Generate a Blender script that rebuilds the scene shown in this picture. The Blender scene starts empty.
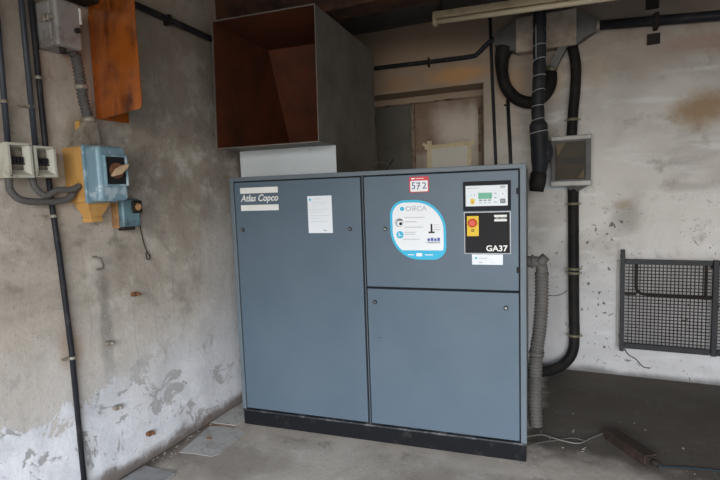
import bpy, bmesh, math, random
from mathutils import Matrix, Vector
random.seed(7)
sc = bpy.context.scene
col = sc.collection
PI = math.pi
I4 = Matrix.Identity(4)

# ------------------------------------------------------------------ materials
def mat(name, base, rough=0.6, metal=0.0, dirt=None, dscale=6.0, dlo=0.45, dhi=0.75,
        bump=0.0, bscale=60.0, var=0.06, vscale=3.0, coat=0.0, rvar=0.0):
    m = bpy.data.materials.new(name); m.use_nodes = True
    nt = m.node_tree; N = nt.nodes; L = nt.links
    p = N['Principled BSDF']
    p.inputs['Roughness'].default_value = rough
    p.inputs['Metallic'].default_value = metal
    p.inputs['Specular IOR Level'].default_value = .15 if (max(base) < .06 and metal < .1) else .35
    p.inputs['Coat Weight'].default_value = coat
    p.inputs['Coat Roughness'].default_value = 0.15
    tc = N.new('ShaderNodeTexCoord')
    n1 = N.new('ShaderNodeTexNoise'); n1.inputs['Scale'].default_value = vscale; n1.inputs['Detail'].default_value = 6
    L.new(tc.outputs['Object'], n1.inputs['Vector'])
    mx = N.new('ShaderNodeMix'); mx.data_type = 'RGBA'
    lo = [max(0, c*(1-var*2)) for c in base]; hi = [min(1, c*(1+var*2)) for c in base]
    mx.inputs['A'].default_value = (*lo, 1); mx.inputs['B'].default_value = (*hi, 1)
    L.new(n1.outputs['Fac'], mx.inputs['Factor'])
    out = mx.outputs['Result']
    if dirt:
        n2 = N.new('ShaderNodeTexNoise'); n2.inputs['Scale'].default_value = dscale; n2.inputs['Detail'].default_value = 9
        n2.inputs['Roughness'].default_value = 0.65
        L.new(tc.outputs['Object'], n2.inputs['Vector'])
        mr = N.new('ShaderNodeMapRange'); mr.inputs['From Min'].default_value = dlo; mr.inputs['From Max'].default_value = dhi
        L.new(n2.outputs['Fac'], mr.inputs['Value'])
        m2 = N.new('ShaderNodeMix'); m2.data_type = 'RGBA'
        L.new(mr.outputs['Result'], m2.inputs['Factor']); L.new(out, m2.inputs['A'])
        m2.inputs['B'].default_value = (*dirt, 1)
        out = m2.outputs['Result']
        if rvar:
            m3 = N.new('ShaderNodeMapRange'); m3.inputs['To Min'].default_value = rough; m3.inputs['To Max'].default_value = min(1, rough+rvar)
            L.new(mr.outputs['Result'], m3.inputs['Value']); L.new(m3.outputs['Result'], p.inputs['Roughness'])
    L.new(out, p.inputs['Base Color'])
    if bump:
        n4 = N.new('ShaderNodeTexNoise'); n4.inputs['Scale'].default_value = bscale; n4.inputs['Detail'].default_value = 5
        L.new(tc.outputs['Object'], n4.inputs['Vector'])
        b = N.new('ShaderNodeBump'); b.inputs['Strength'].default_value = bump; b.inputs['Distance'].default_value = 0.01
        L.new(n4.outputs['Fac'], b.inputs['Height']); L.new(b.outputs['Normal'], p.inputs['Normal'])
    return m

class G:
    """tiny node graph builder for the plaster and the concrete"""
    def __init__(s, name, rough):
        s.m = bpy.data.materials.new(name); s.m.use_nodes = True
        s.nt = s.m.node_tree; s.p = s.nt.nodes['Principled BSDF']; s.p.inputs['Roughness'].default_value = rough; s.p.inputs['Specular IOR Level'].default_value = .2
        g = s.nt.nodes.new('ShaderNodeNewGeometry'); s.pos = g.outputs['Position']
        sx = s.nt.nodes.new('ShaderNodeSeparateXYZ'); s.nt.links.new(s.pos, sx.inputs[0])
        s.x, s.y, s.z = sx.outputs
    def link(s, a, b): s.nt.links.new(a, b)
    def noise(s, scale, detail=6, rough=0.6, stretch=None, dist=0.0, off=0.0):
        n = s.nt.nodes.new('ShaderNodeTexNoise'); n.inputs['Scale'].default_value = scale
        n.inputs['Detail'].default_value = detail; n.inputs['Roughness'].default_value = rough; n.inputs['Distortion'].default_value = dist
        mp = s.nt.nodes.new('ShaderNodeMapping'); s.link(s.pos, mp.inputs['Vector'])
        mp.inputs['Location'].default_value = (off, off*1.7, off*.6)
        if stretch: mp.inputs['Scale'].default_value = stretch
        s.link(mp.outputs[0], n.inputs['Vector']); return n.outputs['Fac']
    def voro(s, scale, off=0.0):
        n = s.nt.nodes.new('ShaderNodeTexVoronoi'); n.inputs['Scale'].default_value = scale
        mp = s.nt.nodes.new('ShaderNodeMapping'); s.link(s.pos, mp.inputs['Vector']); mp.inputs['Location'].default_value = (off, off, off)
        s.link(mp.outputs[0], n.inputs['Vector']); return n.outputs['Distance'], n.outputs['Color']
    def math(s, op, a, b=None, c=None, clamp=False):
        n = s.nt.nodes.new('ShaderNodeMath'); n.operation = op; n.use_clamp = clamp
        for i, v in enumerate((a, b, c)):
            if v is None: continue
            if isinstance(v, (int, float)): n.inputs[i].default_value = v
            else: s.link(v, n.inputs[i])
        return n.outputs[0]
    def ramp(s, v, a, b, lo=0.0, hi=1.0):
        n = s.nt.nodes.new('ShaderNodeMapRange'); n.interpolation_type = 'SMOOTHSTEP'
        s.link(v, n.inputs['Value'])
        n.inputs['From Min'].default_value = a; n.inputs['From Max'].default_value = b
        n.inputs['To Min'].default_value = lo; n.inputs['To Max'].default_value = hi
        return n.outputs['Result']
    def mix(s, f, a, b):
        n = s.nt.nodes.new('ShaderNodeMix'); n.data_type = 'RGBA'
        if isinstance(f, (int, float)): n.inputs['Factor'].default_value = f
        else: s.link(f, n.inputs['Factor'])
        for k, v in (('A', a), ('B', b)):
            if isinstance(v, tuple): n.inputs[k].default_value = (*v, 1)
            else: s.link(v, n.inputs[k])
        return n.outputs['Result']
    def blob(s, centre, radius, soft=0.5, warp=None, amt=0.0):
        n = s.nt.nodes.new('ShaderNodeVectorMath'); n.operation = 'SUBTRACT'
        s.link(s.pos, n.inputs[0]); n.inputs[1].default_value = centre
        d = s.nt.nodes.new('ShaderNodeVectorMath'); d.operation = 'DIVIDE'; s.link(n.outputs[0], d.inputs[0])
        d.inputs[1].default_value = radius
        l = s.nt.nodes.new('ShaderNodeVectorMath'); l.operation = 'LENGTH'; s.link(d.outputs[0], l.inputs[0])
        v = l.outputs['Value']
        if warp is not None:
            v = s.math('ADD', v, s.math('MULTIPLY', s.math('SUBTRACT', warp, 0.5), amt))
        return s.ramp(v, 1.0, 1.0-soft)
    def finish(s, colour, height=None, strength=0.3, dist=0.01):
        s.link(colour, s.p.inputs['Base Color'])
        if height is not None:
            b = s.nt.nodes.new('ShaderNodeBump'); b.inputs['Strength'].default_value = strength; b.inputs['Distance'].default_value = dist
            s.link(height, b.inputs['Height']); s.link(b.outputs['Normal'], s.p.inputs['Normal'])
        return s.m

def wall_left_mat():
    g = G('left_plaster', 0.9)
    big = g.noise(1.3, 5, .6, dist=.6); mid = g.noise(5, 8, .65); fine = g.noise(38, 6, .7); w = g.noise(2.6, 10, .68, off=4.0, dist=.4)
    c = g.mix(g.ramp(big, .33, .68), (.29, .25, .205), (.52, .465, .40))
    c = g.mix(g.ramp(mid, .48, .66, 0, .6), c, (.64, .59, .53))
    c = g.mix(g.ramp(mid, .45, .30, 0, .65), c, (.20, .175, .15))
    # trowel streaks, run-down stains
    st = g.noise(4, 5, .6, stretch=(1, 5.5, .45), off=2.0)
    c = g.mix(g.ramp(st, .56, .74, 0, .45), c, (.16, .145, .13))
    c = g.mix(g.math('MULTIPLY', g.blob((0, -2.46, .78), (.5, .055, .55), .7, mid, .9), .55), c, (.13, .12, .105))
    c = g.mix(g.math('MULTIPLY', g.blob((0, -2.30, 1.95), (.5, .10, .30), .8, mid, .9), .35), c, (.14, .12, .10))
    # old whitewash left at the foot of the wall, with an eaten edge
    line = g.math('ADD', g.z, g.math('MULTIPLY', g.math('SUBTRACT', w, .5), .75))
    line = g.math('SUBTRACT', line, g.math('MULTIPLY', g.math('ADD', g.y, 2.1), .07))
    soft = g.ramp(g.math('ADD', g.y, g.math('MULTIPLY', g.math('SUBTRACT', big, .5), .8)), -2.55, -2.25)
    white = g.math('ADD', g.math('MULTIPLY', g.ramp(line, .585, .565), g.math('SUBTRACT', 1.0, soft)), g.math('MULTIPLY', g.ramp(g.math('ADD', line, g.math('MULTIPLY', g.math('SUBTRACT', mid, .5), .5)), .78, .28), g.math('MULTIPLY', soft, .8)))
    haze = g.ramp(line, 1.0, .50, 0, .55)
    c = g.mix(haze, c, (.62, .61, .60))
    wh = g.mix(g.ramp(mid, .35, .65), (.62, .63, .66), (.80, .81, .84))
    peel = g.noise(5.5, 9, .7, off=9.0, dist=.8)
    wh = g.mix(g.ramp(peel, .56, .585, 0, .85), wh, (.33, .325, .32))
    wh = g.mix(g.ramp(g.z, .10, .0, 0, .7), wh, (.27, .25, .23))
    c = g.mix(white, c, wh)
    # paler patch by the corner
    c = g.mix(g.math('MULTIPLY', g.blob((0, -1.45, .8), (.5, .38, .85), .6, w, 1.0), .45), c, (.56, .56, .57))
    c = g.mix(g.ramp(fine, .58, .70, 0, .5), c, (.16, .15, .14))
    c = g.mix(g.ramp(fine, .42, .30, 0, .35), c, (.72, .69, .65))
    c = g.mix(g.ramp(g.math('ADD', g.z, g.math('MULTIPLY', big, .5)), 2.15, 2.75, 0, .55), c, (.24, .185, .13))
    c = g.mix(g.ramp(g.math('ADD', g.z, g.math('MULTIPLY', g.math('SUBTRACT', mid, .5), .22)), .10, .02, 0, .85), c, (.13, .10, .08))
    # rust runs by the clamp and the boxes
    c = g.mix(g.math('MULTIPLY', g.blob((0, -2.66, .78), (.3, .10, .16), .8, mid, .8), .45), c, (.33, .19, .10))
    c = g.mix(g.math('MULTIPLY', g.blob((0, -2.52, 1.84), (.3, .10, .12), .8, mid, .8), .5), c, (.30, .24, .15))
    h = g.math('ADD', g.math('MULTIPLY', mid, 1.5), g.math('MULTIPLY', fine, .35))
    h = g.math('ADD', h, g.math('MULTIPLY', g.math('SUBTRACT', 1.0, g.ramp(peel, .56, .585)), g.math('MULTIPLY', white, .22)))
    return g.finish(c, h, .55, .012)

def wall_back_mat():
    g = G('back_plaster', 0.85)
    big = g.noise(1.1, 6, .6, dist=.5, off=3.0); mid = g.noise(4.5, 9, .65); fine = g.noise(45, 5, .7); w = g.noise(2.2, 8, .6, off=6.0)
    hz = g.noise(3.0, 6, .6, stretch=(.7, 1, 3.5), off=1.0)
    c = g.mix(g.ramp(big, .35, .65), (.47, .44, .405), (.72, .69, .65))
    c = g.mix(g.ramp(hz, .50, .72, 0, .55), c, (.86, .86, .86))
    c = g.mix(g.ramp(mid, .45, .30, 0, .65), c, (.33, .30, .27))
    c = g.mix(g.ramp(fine, .60, .72, 0, .35), c, (.22, .20, .18))
    # browner, darker upper part near the ceiling
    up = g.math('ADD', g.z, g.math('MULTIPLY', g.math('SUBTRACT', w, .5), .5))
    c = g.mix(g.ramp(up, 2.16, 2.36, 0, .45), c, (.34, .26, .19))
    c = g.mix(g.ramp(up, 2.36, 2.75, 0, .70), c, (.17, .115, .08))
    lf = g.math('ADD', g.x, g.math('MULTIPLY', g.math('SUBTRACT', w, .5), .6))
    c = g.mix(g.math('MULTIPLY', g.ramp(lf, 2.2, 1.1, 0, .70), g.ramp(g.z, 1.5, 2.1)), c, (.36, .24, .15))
    for ctr, r, colr, a in (((1.30, 0, 2.42), (.36, .5, .10), (.66, .34, .14), .75), ((.75, 0, 2.40), (.30, .5, .08), (.42, .24, .12), .6),
                            ((1.72, 0, 2.26), (.17, .5, .22), (.58, .36, .20), .55), ((2.02, 0, 2.27), (.14, .5, .20), (.60, .42, .24), .5),
                            ((3.0, 0, 1.98), (.27, .5, .18), (.36, .23, .12), .85), ((2.32, 0, 2.30), (.12, .5, .20), (.55, .42, .30), .4),
                            ((2.54, 0, 1.22), (.15, .5, .17), (.34, .32, .29), .6), ((2.52, 0, 1.32), (.09, .5, .06), (.36, .28, .18), .6),
                            ((2.90, 0, 1.44), (.20, .5, .05), (.40, .37, .34), .5), ((3.0, 0, 2.42), (.5, .5, .09), (.40, .24, .20), .55)):
        c = g.mix(g.math('MULTIPLY', g.blob(ctr, r, .75, mid, 1.1), a), c, colr)
    # greyer towards the foot, pock marks where the plaster has chipped
    c = g.mix(g.ramp(up, 1.15, .55, 0, .5), c, (.50, .51, .54))
    sp = g.noise(26, 2, .4, off=2.0, dist=.6); sp2 = g.noise(48, 2, .4, off=5.0, dist=.6)
    msk = g.ramp(g.noise(2.4, 3, .5, off=12.0), .36, .56); low = g.ramp(g.z, 1.60, 1.10)
    pk = g.math('MULTIPLY', g.math('MAXIMUM', g.ramp(sp, .685, .71), g.ramp(sp2, .70, .72)), g.math('MULTIPLY', msk, low))
    c = g.mix(g.math('MULTIPLY', pk, .85), c, (.10, .095, .09))
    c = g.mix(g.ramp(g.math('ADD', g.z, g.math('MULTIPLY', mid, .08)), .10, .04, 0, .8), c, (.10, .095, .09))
    h = g.math('SUBTRACT', g.math('ADD', mid, g.math('MULTIPLY', fine, .25)), g.math('MULTIPLY', pk, .6))
    return g.finish(c, h, .45, .012)

def floor_mat():
    g = G('concrete', 0.82)
    big = g.noise(1.2, 6, .6, dist=.7, off=2.0); mid = g.noise(5.5, 9, .68); fine = g.noise(70, 5, .7); w = g.noise(2.5, 8, .65, off=7.0)
    c = g.mix(g.ramp(big, .35, .65), (.36, .31, .26), (.56, .50, .43))
    c = g.mix(g.ramp(mid, .50, .74, 0, .6), c, (.68, .63, .56))
    c = g.mix(g.ramp(mid, .44, .28, 0, .7), c, (.18, .155, .13))
    # oil-soaked ground behind and to the right of the machine
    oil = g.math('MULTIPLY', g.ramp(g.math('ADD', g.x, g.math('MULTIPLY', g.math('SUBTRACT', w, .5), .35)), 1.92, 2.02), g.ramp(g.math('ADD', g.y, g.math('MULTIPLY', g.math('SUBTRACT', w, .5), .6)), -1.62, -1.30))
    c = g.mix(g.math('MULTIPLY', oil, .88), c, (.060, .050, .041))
    c = g.mix(g.math('MULTIPLY', g.blob((.45, -2.1, 0), (.55, .25, .5), .6, w, 1.5), .45), c, (.12, .10, .085))
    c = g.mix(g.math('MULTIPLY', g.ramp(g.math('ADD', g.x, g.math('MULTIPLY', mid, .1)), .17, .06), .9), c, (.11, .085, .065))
    c = g.mix(g.math('MULTIPLY', g.blob((.13, -1.79, 0), (.16, .05, .5), .5, mid, 1.0), .6), c, (.22, .10, .05))
    c = g.mix(g.ramp(g.math('ADD', g.y, g.math('MULTIPLY', w, .8)), -2.7, -3.4, 0, .7), c, (.09, .085, .08))     # unseen floor by the gateway, darkened to cut bounce light
    sd, _ = g.voro(60, 3.0)
    c = g.mix(g.math('MULTIPLY', g.ramp(sd, .16, .10), g.ramp(w, .48, .60, 0, .8)), c, (.62, .60, .57))
    h = g.math('ADD', mid, g.math('MULTIPLY', fine, .3))
    return g.finish(c, h, .5, .01)

M = {
 'wall_left': wall_left_mat(), 'wall_back': wall_back_mat(), 'floor': floor_mat(),
 'ceiling': mat('ceiling_paint', (.12, .115, .11), .9, dirt=(.05, .038, .03), dscale=2.0, dlo=.4, dhi=.7, bump=.3),
 'yard': mat('yard_gravel', (.09, .085, .075), .9),
 'wall_far': mat('far_plaster', (.36, .34, .31), .9, dirt=(.25, .22, .20), dscale=2.0),
 'rust_beam': mat('rusty_beam', (.085, .035, .018), .8, .2, dirt=(.02, .012, .010), dscale=5, dlo=.4, dhi=.65, bump=.4),
 'cab': mat('blue_grey_paint', (.092, .130, .168), .45, .0, dirt=(.108, .146, .182), dscale=3, dlo=.4, dhi=.8, bump=.03, bscale=220, var=.04, vscale=1.5),
 'cabframe': mat('pale_grey_paint', (.125, .155, .178), .45, .0, dirt=(.10, .115, .125), dscale=8, dlo=.5, dhi=.8, var=.04),
 'gap': mat('dark_seam', (.012, .013, .015), .8),
 'plinth': mat('black_plinth', (.010, .0105, .012), .8, dirt=(.05, .047, .043), dscale=9, dlo=.55, dhi=.78, bump=.2),
 'scuff': mat('scuffed_sill', (.035, .038, .042), .5, .3, dirt=(.22, .22, .22), dscale=12, dlo=.5, dhi=.7),
 'galv': mat('duct_grey', (.18, .165, .14), .6, .1, dirt=(.09, .08, .065), dscale=4, dlo=.4, dhi=.75, var=.08),
 'rim': mat('bare_edge', (.22, .20, .18), .5, .4),
 'ductin': mat('brown_lining', (.135, .036, .015), .6, .05, dirt=(.050, .021, .012), dscale=4, dlo=.42, dhi=.72, var=.12),
 'neck': mat('white_painted_steel', (.56, .60, .62), .5, dirt=(.36, .27, .20), dscale=10, dlo=.62, dhi=.78),
 'white': mat('white_vinyl', (.82, .84, .86), .45), 'logo': mat('logo_white', (.80, .80, .77), .5),
 'paper': mat('paper', (.78, .82, .86), .7), 'greyink': mat('grey_print', (.45, .48, .52), .6),
 'faint': mat('faint_print', (.60, .66, .70), .6),
 'ink': mat('blue_ink', (.03, .03, .12), .6), 'black': mat('black_print', (.02, .02, .022), .5),
 'red': mat('red_print', (.62, .05, .06), .5), 'cyan': mat('cyan_print', (.035, .46, .70), .45),
 'navy': mat('navy_print', (.07, .10, .40), .5),
 'bezel': mat('charcoal_plastic', (.016, .017, .021), .6), 'fascia': mat('black_fascia', (.022, .021, .023), .65),
 'silver': mat('silver_trim', (.34, .35, .37), .4, .5), 'panelwhite': mat('panel_white', (.74, .79, .82), .4),
 'green': mat('lcd_green', (.06, .36, .22), .25), 'yellow': mat('signal_yellow', (.78, .52, .02), .45),
 'redbtn': mat('red_plastic', (.66, .07, .035), .35), 'greybtn': mat('grey_button', (.20, .21, .23), .5), 'greybtn2': mat('pale_button', (.45, .48, .52), .5),
 'chrome': mat('lock_metal', (.6, .6, .58), .25, 1.0),
 'blackpipe': mat('black_conduit', (.022, .023, .028), .42, dirt=(.07, .065, .06), dscale=9, dlo=.5, dhi=.8),
 'greyconduit': mat('slate_conduit', (.045, .052, .065), .45, dirt=(.10, .10, .10), dscale=9, dlo=.55, dhi=.8),
 'sleeve': mat('black_sleeve', (.014, .013, .013), .6, dirt=(.04, .035, .03), dscale=7, bump=.2),
 'wrap': mat('black_wrap', (.020, .022, .026), .5, dirt=(.055, .055, .06), dscale=5, bump=.25, bscale=25),
 'tie': mat('pale_cord', (.38, .38, .38), .6),
 'corr': mat('grey_corrugated', (.14, .13, .12), .6, dirt=(.08, .075, .07), dscale=7),
 'corrdark': mat('dark_corrugated', (.09, .088, .085), .6, dirt=(.11, .10, .09), dscale=12),
 'bracket': mat('dull_zinc', (.36, .33, .28), .5, .3, dirt=(.14, .09, .05), dscale=20),
 'brass': mat('old_brass', (.22, .20, .14), .5, .3), 'castgrey': mat('old_grey_enamel', (.30, .29, .28), .5, .1, dirt=(.10, .055, .035), dscale=7, dlo=.52, dhi=.72, bump=.15),
 'cream': mat('cream_bakelite', (.50, .49, .42), .5, dirt=(.24, .20, .14), dscale=11, dlo=.52, dhi=.75),
 'recess': mat('grimy_recess', (.20, .18, .145), .7, dirt=(.07, .055, .04), dscale=20, dlo=.45, dhi=.65),
 'blue': mat('worn_blue_enamel', (.20, .32, .385), .40, .1, dirt=(.42, .52, .57), dscale=13, dlo=.52, dhi=.60, rvar=.2),
 'blue2': mat('faded_teal_enamel', (.15, .26, .30), .42, .1, dirt=(.07, .09, .10), dscale=14, dlo=.48, dhi=.7),
 'ochre': mat('ochre_enamel', (.56, .31, .095), .5, dirt=(.28, .12, .05), dscale=9, dlo=.52, dhi=.74),
 'knob': mat('worn_orange_knob', (.60, .42, .26), .5, dirt=(.35, .18, .08), dscale=20, dlo=.5, dhi=.7),
 'ochre2': mat('faded_ochre', (.50, .28, .12), .55, dirt=(.22, .12, .07), dscale=14, dlo=.45, dhi=.7),
 'rustbrown': mat('rust_brown', (.20, .085, .04), .7, dirt=(.07, .035, .02), dscale=14, dlo=.45, dhi=.7),
 'copper': mat('orange_lacquer', (.62, .165, .022), .22, .35, dirt=(.15, .035, .010), dscale=5.5, dlo=.46, dhi=.66, var=.2, vscale=9, bump=.35, bscale=14, coat=.8, rvar=.1),
 'lampcase': mat('yellowed_lamp_case', (.44, .35, .22), .5, dirt=(.20, .15, .10), dscale=9, dlo=.5, dhi=.72),
 'tube': mat('dusty_tube', (.55, .47, .33), .35), 'dark': mat('sooty_metal', (.03, .024, .02), .7, bump=.2),
 'boxwhite': mat('sooty_white_paint', (.44, .36, .29), .55, dirt=(.20, .15, .115), dscale=5, dlo=.42, dhi=.7),
 'cone': mat('grey_cone', (.15, .145, .14), .5, .3, dirt=(.08, .07, .06), dscale=9),
 'frame': mat('sooty_frame', (.29, .22, .16), .65, dirt=(.08, .045, .03), dscale=9, dlo=.48, dhi=.68),
 'pane': mat('hazed_pane', (.33, .235, .185), .36, .1, dirt=(.15, .08, .055), dscale=2.6, dlo=.50, dhi=.80, bump=.05, bscale=9),
 'pane2': mat('dark_pane', (.16, .15, .125), .5, .0, dirt=(.10, .09, .075), dscale=4),
 'tape': mat('yellow_tape', (.78, .66, .44), .6, dirt=(.62, .48, .28), dscale=14), 'windowpaper': mat('old_white_paper', (.78, .74, .66), .8),
 'alu': mat('aluminium_rail', (.40, .39, .37), .5, .2, dirt=(.28, .27, .25), dscale=14), 'frameg': mat('dull_grey_frame', (.10, .10, .098), .5, dirt=(.06, .055, .05), dscale=14),
 'boxin': mat('box_back', (.20, .17, .11), .8, dirt=(.12, .10, .07), dscale=5),
 'rackm': mat('dark_grey_steel', (.030, .031, .035), .55, .2, dirt=(.02, .02, .02), dscale=14),
 'slab': mat('pale_sheet', (.42, .405, .38), .8, dirt=(.23, .20, .18), dscale=9, dlo=.48, dhi=.75, bump=.2),
 'slab2': mat('grey_tile', (.30, .295, .29), .8, dirt=(.18, .16, .15), dscale=9, bump=.2),
 'oxide': mat('oily_rust', (.035, .025, .020), .6, dirt=(.07, .045, .035), dscale=20, dlo=.5, dhi=.7, bump=.5, bscale=40),
 'bluecable': mat('blue_black_cable', (.02, .035, .045), .5), 'greycable': mat('grey_cable', (.10, .09, .08), .6),
 'debris': mat('debris', (.30, .28, .255), .9),
}
def glass_mat():
    m = bpy.data.materials.new('dusty_glass'); m.use_nodes = True; nt = m.node_tree
    for n in list(nt.nodes): nt.nodes.remove(n)
    o = nt.nodes.new('ShaderNodeOutputMaterial'); t = nt.nodes.new('ShaderNodeBsdfTransparent'); t.inputs[0].default_value = (.72, .68, .60, 1)
    d = nt.nodes.new('ShaderNodeBsdfDiffuse'); d.inputs[0].default_value = (.05, .044, .03, 1)
    gl = nt.nodes.new('ShaderNodeBsdfGlossy'); gl.inputs['Roughness'].default_value = .2; gl.inputs[0].default_value = (.3, .3, .29, 1)
    a = nt.nodes.new('ShaderNodeMixShader'); a.inputs[0].default_value = .15
    b = nt.nodes.new('ShaderNodeMixShader'); b.inputs[0].default_value = .012
    nt.links.new(t.outputs[0], a.inputs[1]); nt.links.new(d.outputs[0], a.inputs[2])
    nt.links.new(a.outputs[0], b.inputs[1]); nt.links.new(gl.outputs[0], b.inputs[2]); nt.links.new(b.outputs[0], o.inputs[0])
    return m
M['glass'] = glass_mat()
def pane_mat():
    g = G('smoked_panel_highlight', .38)
    mid = g.noise(5, 8, .65, off=3.0); w = g.noise(2.5, 6, .6, off=8.0)
    c = g.mix(g.ramp(mid, .35, .65), (.24, .155, .105), (.33, .235, .17))
    c = g.mix(g.math('MULTIPLY', g.blob((1.20, .28, 2.02), (.34, .5, .30), .9, w, 1.0), .9), c, (.80, .70, .63))  # pale highlight on the pane, painted into its colour with the next blob
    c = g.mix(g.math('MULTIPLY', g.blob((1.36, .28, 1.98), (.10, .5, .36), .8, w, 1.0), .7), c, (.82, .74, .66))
    c = g.mix(g.math('MULTIPLY', g.blob((.84, .28, 1.72), (.11, .5, .16), .8, mid, 1.0), .9), c, (.09, .035, .015))
    c = g.mix(g.ramp(g.z, 1.86, 1.78, 0, .5), c, (.66, .60, .52))
    return g.finish(c, mid, .08, .01)
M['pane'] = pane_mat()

# ------------------------------------------------------------------ mesh helpers
def prep(o):
    return o
class MB:
    def __init__(s, frame=None):
        s.bm = bmesh.new(); s.F = frame or I4; s.mi = 0
    def _new(s, before):
        for f in s.bm.faces:
            if f.index == -1 or f not in before: f.material_index = s.mi
    def box(s, x0, x1, y0, y1, z0, z1, bev=0.0, seg=2, m=0, rot=None):
        nb = set(s.bm.faces)
        r = bmesh.ops.create_cube(s.bm, size=1.0)
        vs = r['verts']
        bmesh.ops.scale(s.bm, verts=vs, vec=(x1-x0, y1-y0, z1-z0))
        if rot: bmesh.ops.transform(s.bm, verts=vs, matrix=rot)
        bmesh.ops.translate(s.bm, verts=vs, vec=((x0+x1)/2, (y0+y1)/2, (z0+z1)/2))
        if bev:
            es = {e for v in vs for e in v.link_edges}
            bmesh.ops.bevel(s.bm, geom=list(es), offset=bev, segments=seg, affect='EDGES', profile=.5)
        for f in s.bm.faces:
            if f not in nb: f.material_index = m
        return s
    def prism(s, pts, direction, m=0):
        """pts: 3-D polygon, extruded by a vector"""
        d = Vector(direction)
        a = [s.bm.verts.new(Vector(p)) for p in pts]; b = [s.bm.verts.new(Vector(p)+d) for p in pts]
        n = len(pts); fs = [s.bm.faces.new(a), s.bm.faces.new(b[::-1])]
        for i in range(n): fs.append(s.bm.faces.new((a[i], b[i], b[(i+1) % n], a[(i+1) % n])))
        for f in fs: f.material_index = m
        return s
    def loft(s, A, B, m=0):
        a = [s.bm.verts.new(Vector(p)) for p in A]; b = [s.bm.verts.new(Vector(p)) for p in B]
        n = len(A); fs = [s.bm.faces.new(a), s.bm.faces.new(b[::-1])]
        for i in range(n): fs.append(s.bm.faces.new((a[i], b[i], b[(i+1) % n], a[(i+1) % n])))
        for f in fs: f.material_index = m
        return s
    def tube(s, pts, r, seg=12, m=0, cap=True, smooth=True):
        """r: a radius or a list of radii"""
        P = [Vector(p) for p in pts]; n = len(P); R = r if isinstance(r, (list, tuple)) else [r]*n
        rings = []; up = None
        for i, p in enumerate(P):
            t = (P[min(i+1, n-1)]-P[max(i-1, 0)]).normalized()
            if up is None:
                up = t.orthogonal().normalized()
            else:
                up = (up-t*up.dot(t)).normalized()
            w = t.cross(up)
            rings.append([s.bm.verts.new(p+(up*math.cos(2*PI*k/seg)+w*math.sin(2*PI*k/seg))*R[i]) for k in range(seg)])
        fs = []
        for i in range(n-1):
            for k in range(seg):
                fs.append(s.bm.faces.new((rings[i][k], rings[i][(k+1) % seg], rings[i+1][(k+1) % seg], rings[i+1][k])))
        for f in fs: f.smooth = smooth; f.material_index = m
        if cap:
            for rg in (rings[0][::-1], rings[-1]):
                f = s.bm.faces.new(rg); f.material_index = m
        return s
    def build(s, name, m, parent=None, origin=None, warp=None):
        bm = s.bm
        if warp:
            for v in bm.verts: v.co = warp(v.co)
        bmesh.ops.recalc_face_normals(bm, faces=bm.faces)
        bmesh.ops.transform(bm, matrix=s.F, verts=bm.verts)
        if parent is not None:
            W = parent['_w']; Mw = Matrix([W[0:4], W[4:8], W[8:12], W[12:16]])
        else:
            if origin is None:
                c = [v.co for v in bm.verts]
                lo = Vector([min(v[i] for v in c) for i in range(3)]); hi = Vector([max(v[i] for v in c) for i in range(3)])
                origin = ((lo.x+hi.x)/2, (lo.y+hi.y)/2, lo.z)
            Mw = Matrix.Translation(origin)
        bmesh.ops.transform(bm, matrix=Mw.inverted(), verts=bm.verts)
        me = bpy.data.meshes.new(name); bm.to_mesh(me); bm.free()
        ms = m if isinstance(m, (list, tuple)) else [m]
        for k in ms: me.materials.append(M[k])
        o = bpy.data.objects.new(name, me); col.objects.link(o)
        if parent is not None: o.parent = parent
        else: o.matrix_world = Mw
        o['_w'] = [x for r in Mw for x in r]
        return o
def smooth_path(pts, step=.02):
    """Catmull-Rom through the points, evenly resampled"""
    P = [Vector(p) for p in pts]; P = [P[0]*2-P[1]]+P+[P[-1]*2-P[-2]]; dense = []
    for i in range(1, len(P)-2):
        for k in range(24):
            t = k/24; a, b, c, d = P[i-1], P[i], P[i+1], P[i+2]
            dense.append(.5*((2*b)+(c-a)*t+(2*a-5*b+4*c-d)*t*t+(3*b-a-3*c+d)*t**3))
    dense.append(P[-2])
    out = [dense[0]]; acc = 0
    for i in range(1, len(dense)):
        acc += (dense[i]-dense[i-1]).length
        if acc >= step: out.append(dense[i]); acc = 0
    if (out[-1]-dense[-1]).length > step*.3: out.append(dense[-1])
    return out
def resample(pts, step):
    """exact arc-length resampling"""
    D = smooth_path(pts, step*.2); out = [D[0]]; need = step
    for i in range(1, len(D)):
        a, b = D[i-1], D[i]; L = (b-a).length
        while L >= need and L > 0:
            a = a+(b-a)*(need/L); out.append(a.copy()); L = (b-a).length; need = step
        need -= L
    return out
def corrugated(mb, pts, r, pitch=.012, depth=.12, seg=14, m=0):
    P = resample(pts, pitch/4)
    R = [r*(1-depth*(0, .35, 1, .35)[i % 4]) for i in range(len(P))]
    return mb.tube(P, R, seg, m)
def thing(name, label, cat, loc=(0, 0, 0), rz=0.0, group=None):
    o = bpy.data.objects.new(name, None); col.objects.link(o); o.empty_display_size = .05
    Mw = Matrix.Translation(loc) @ Matrix.Rotation(rz, 4, 'Z'); o.matrix_world = Mw
    o['_w'] = [x for r in Mw for x in r]
    o['label'] = label; o['category'] = cat
    if group: o['group'] = group
    return o
def tag(o, label, cat, group=None):
    o['label'] = label; o['category'] = cat
    if group: o['group'] = group
    return o
def struct(o): o['kind'] = 'structure'; return o
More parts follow.
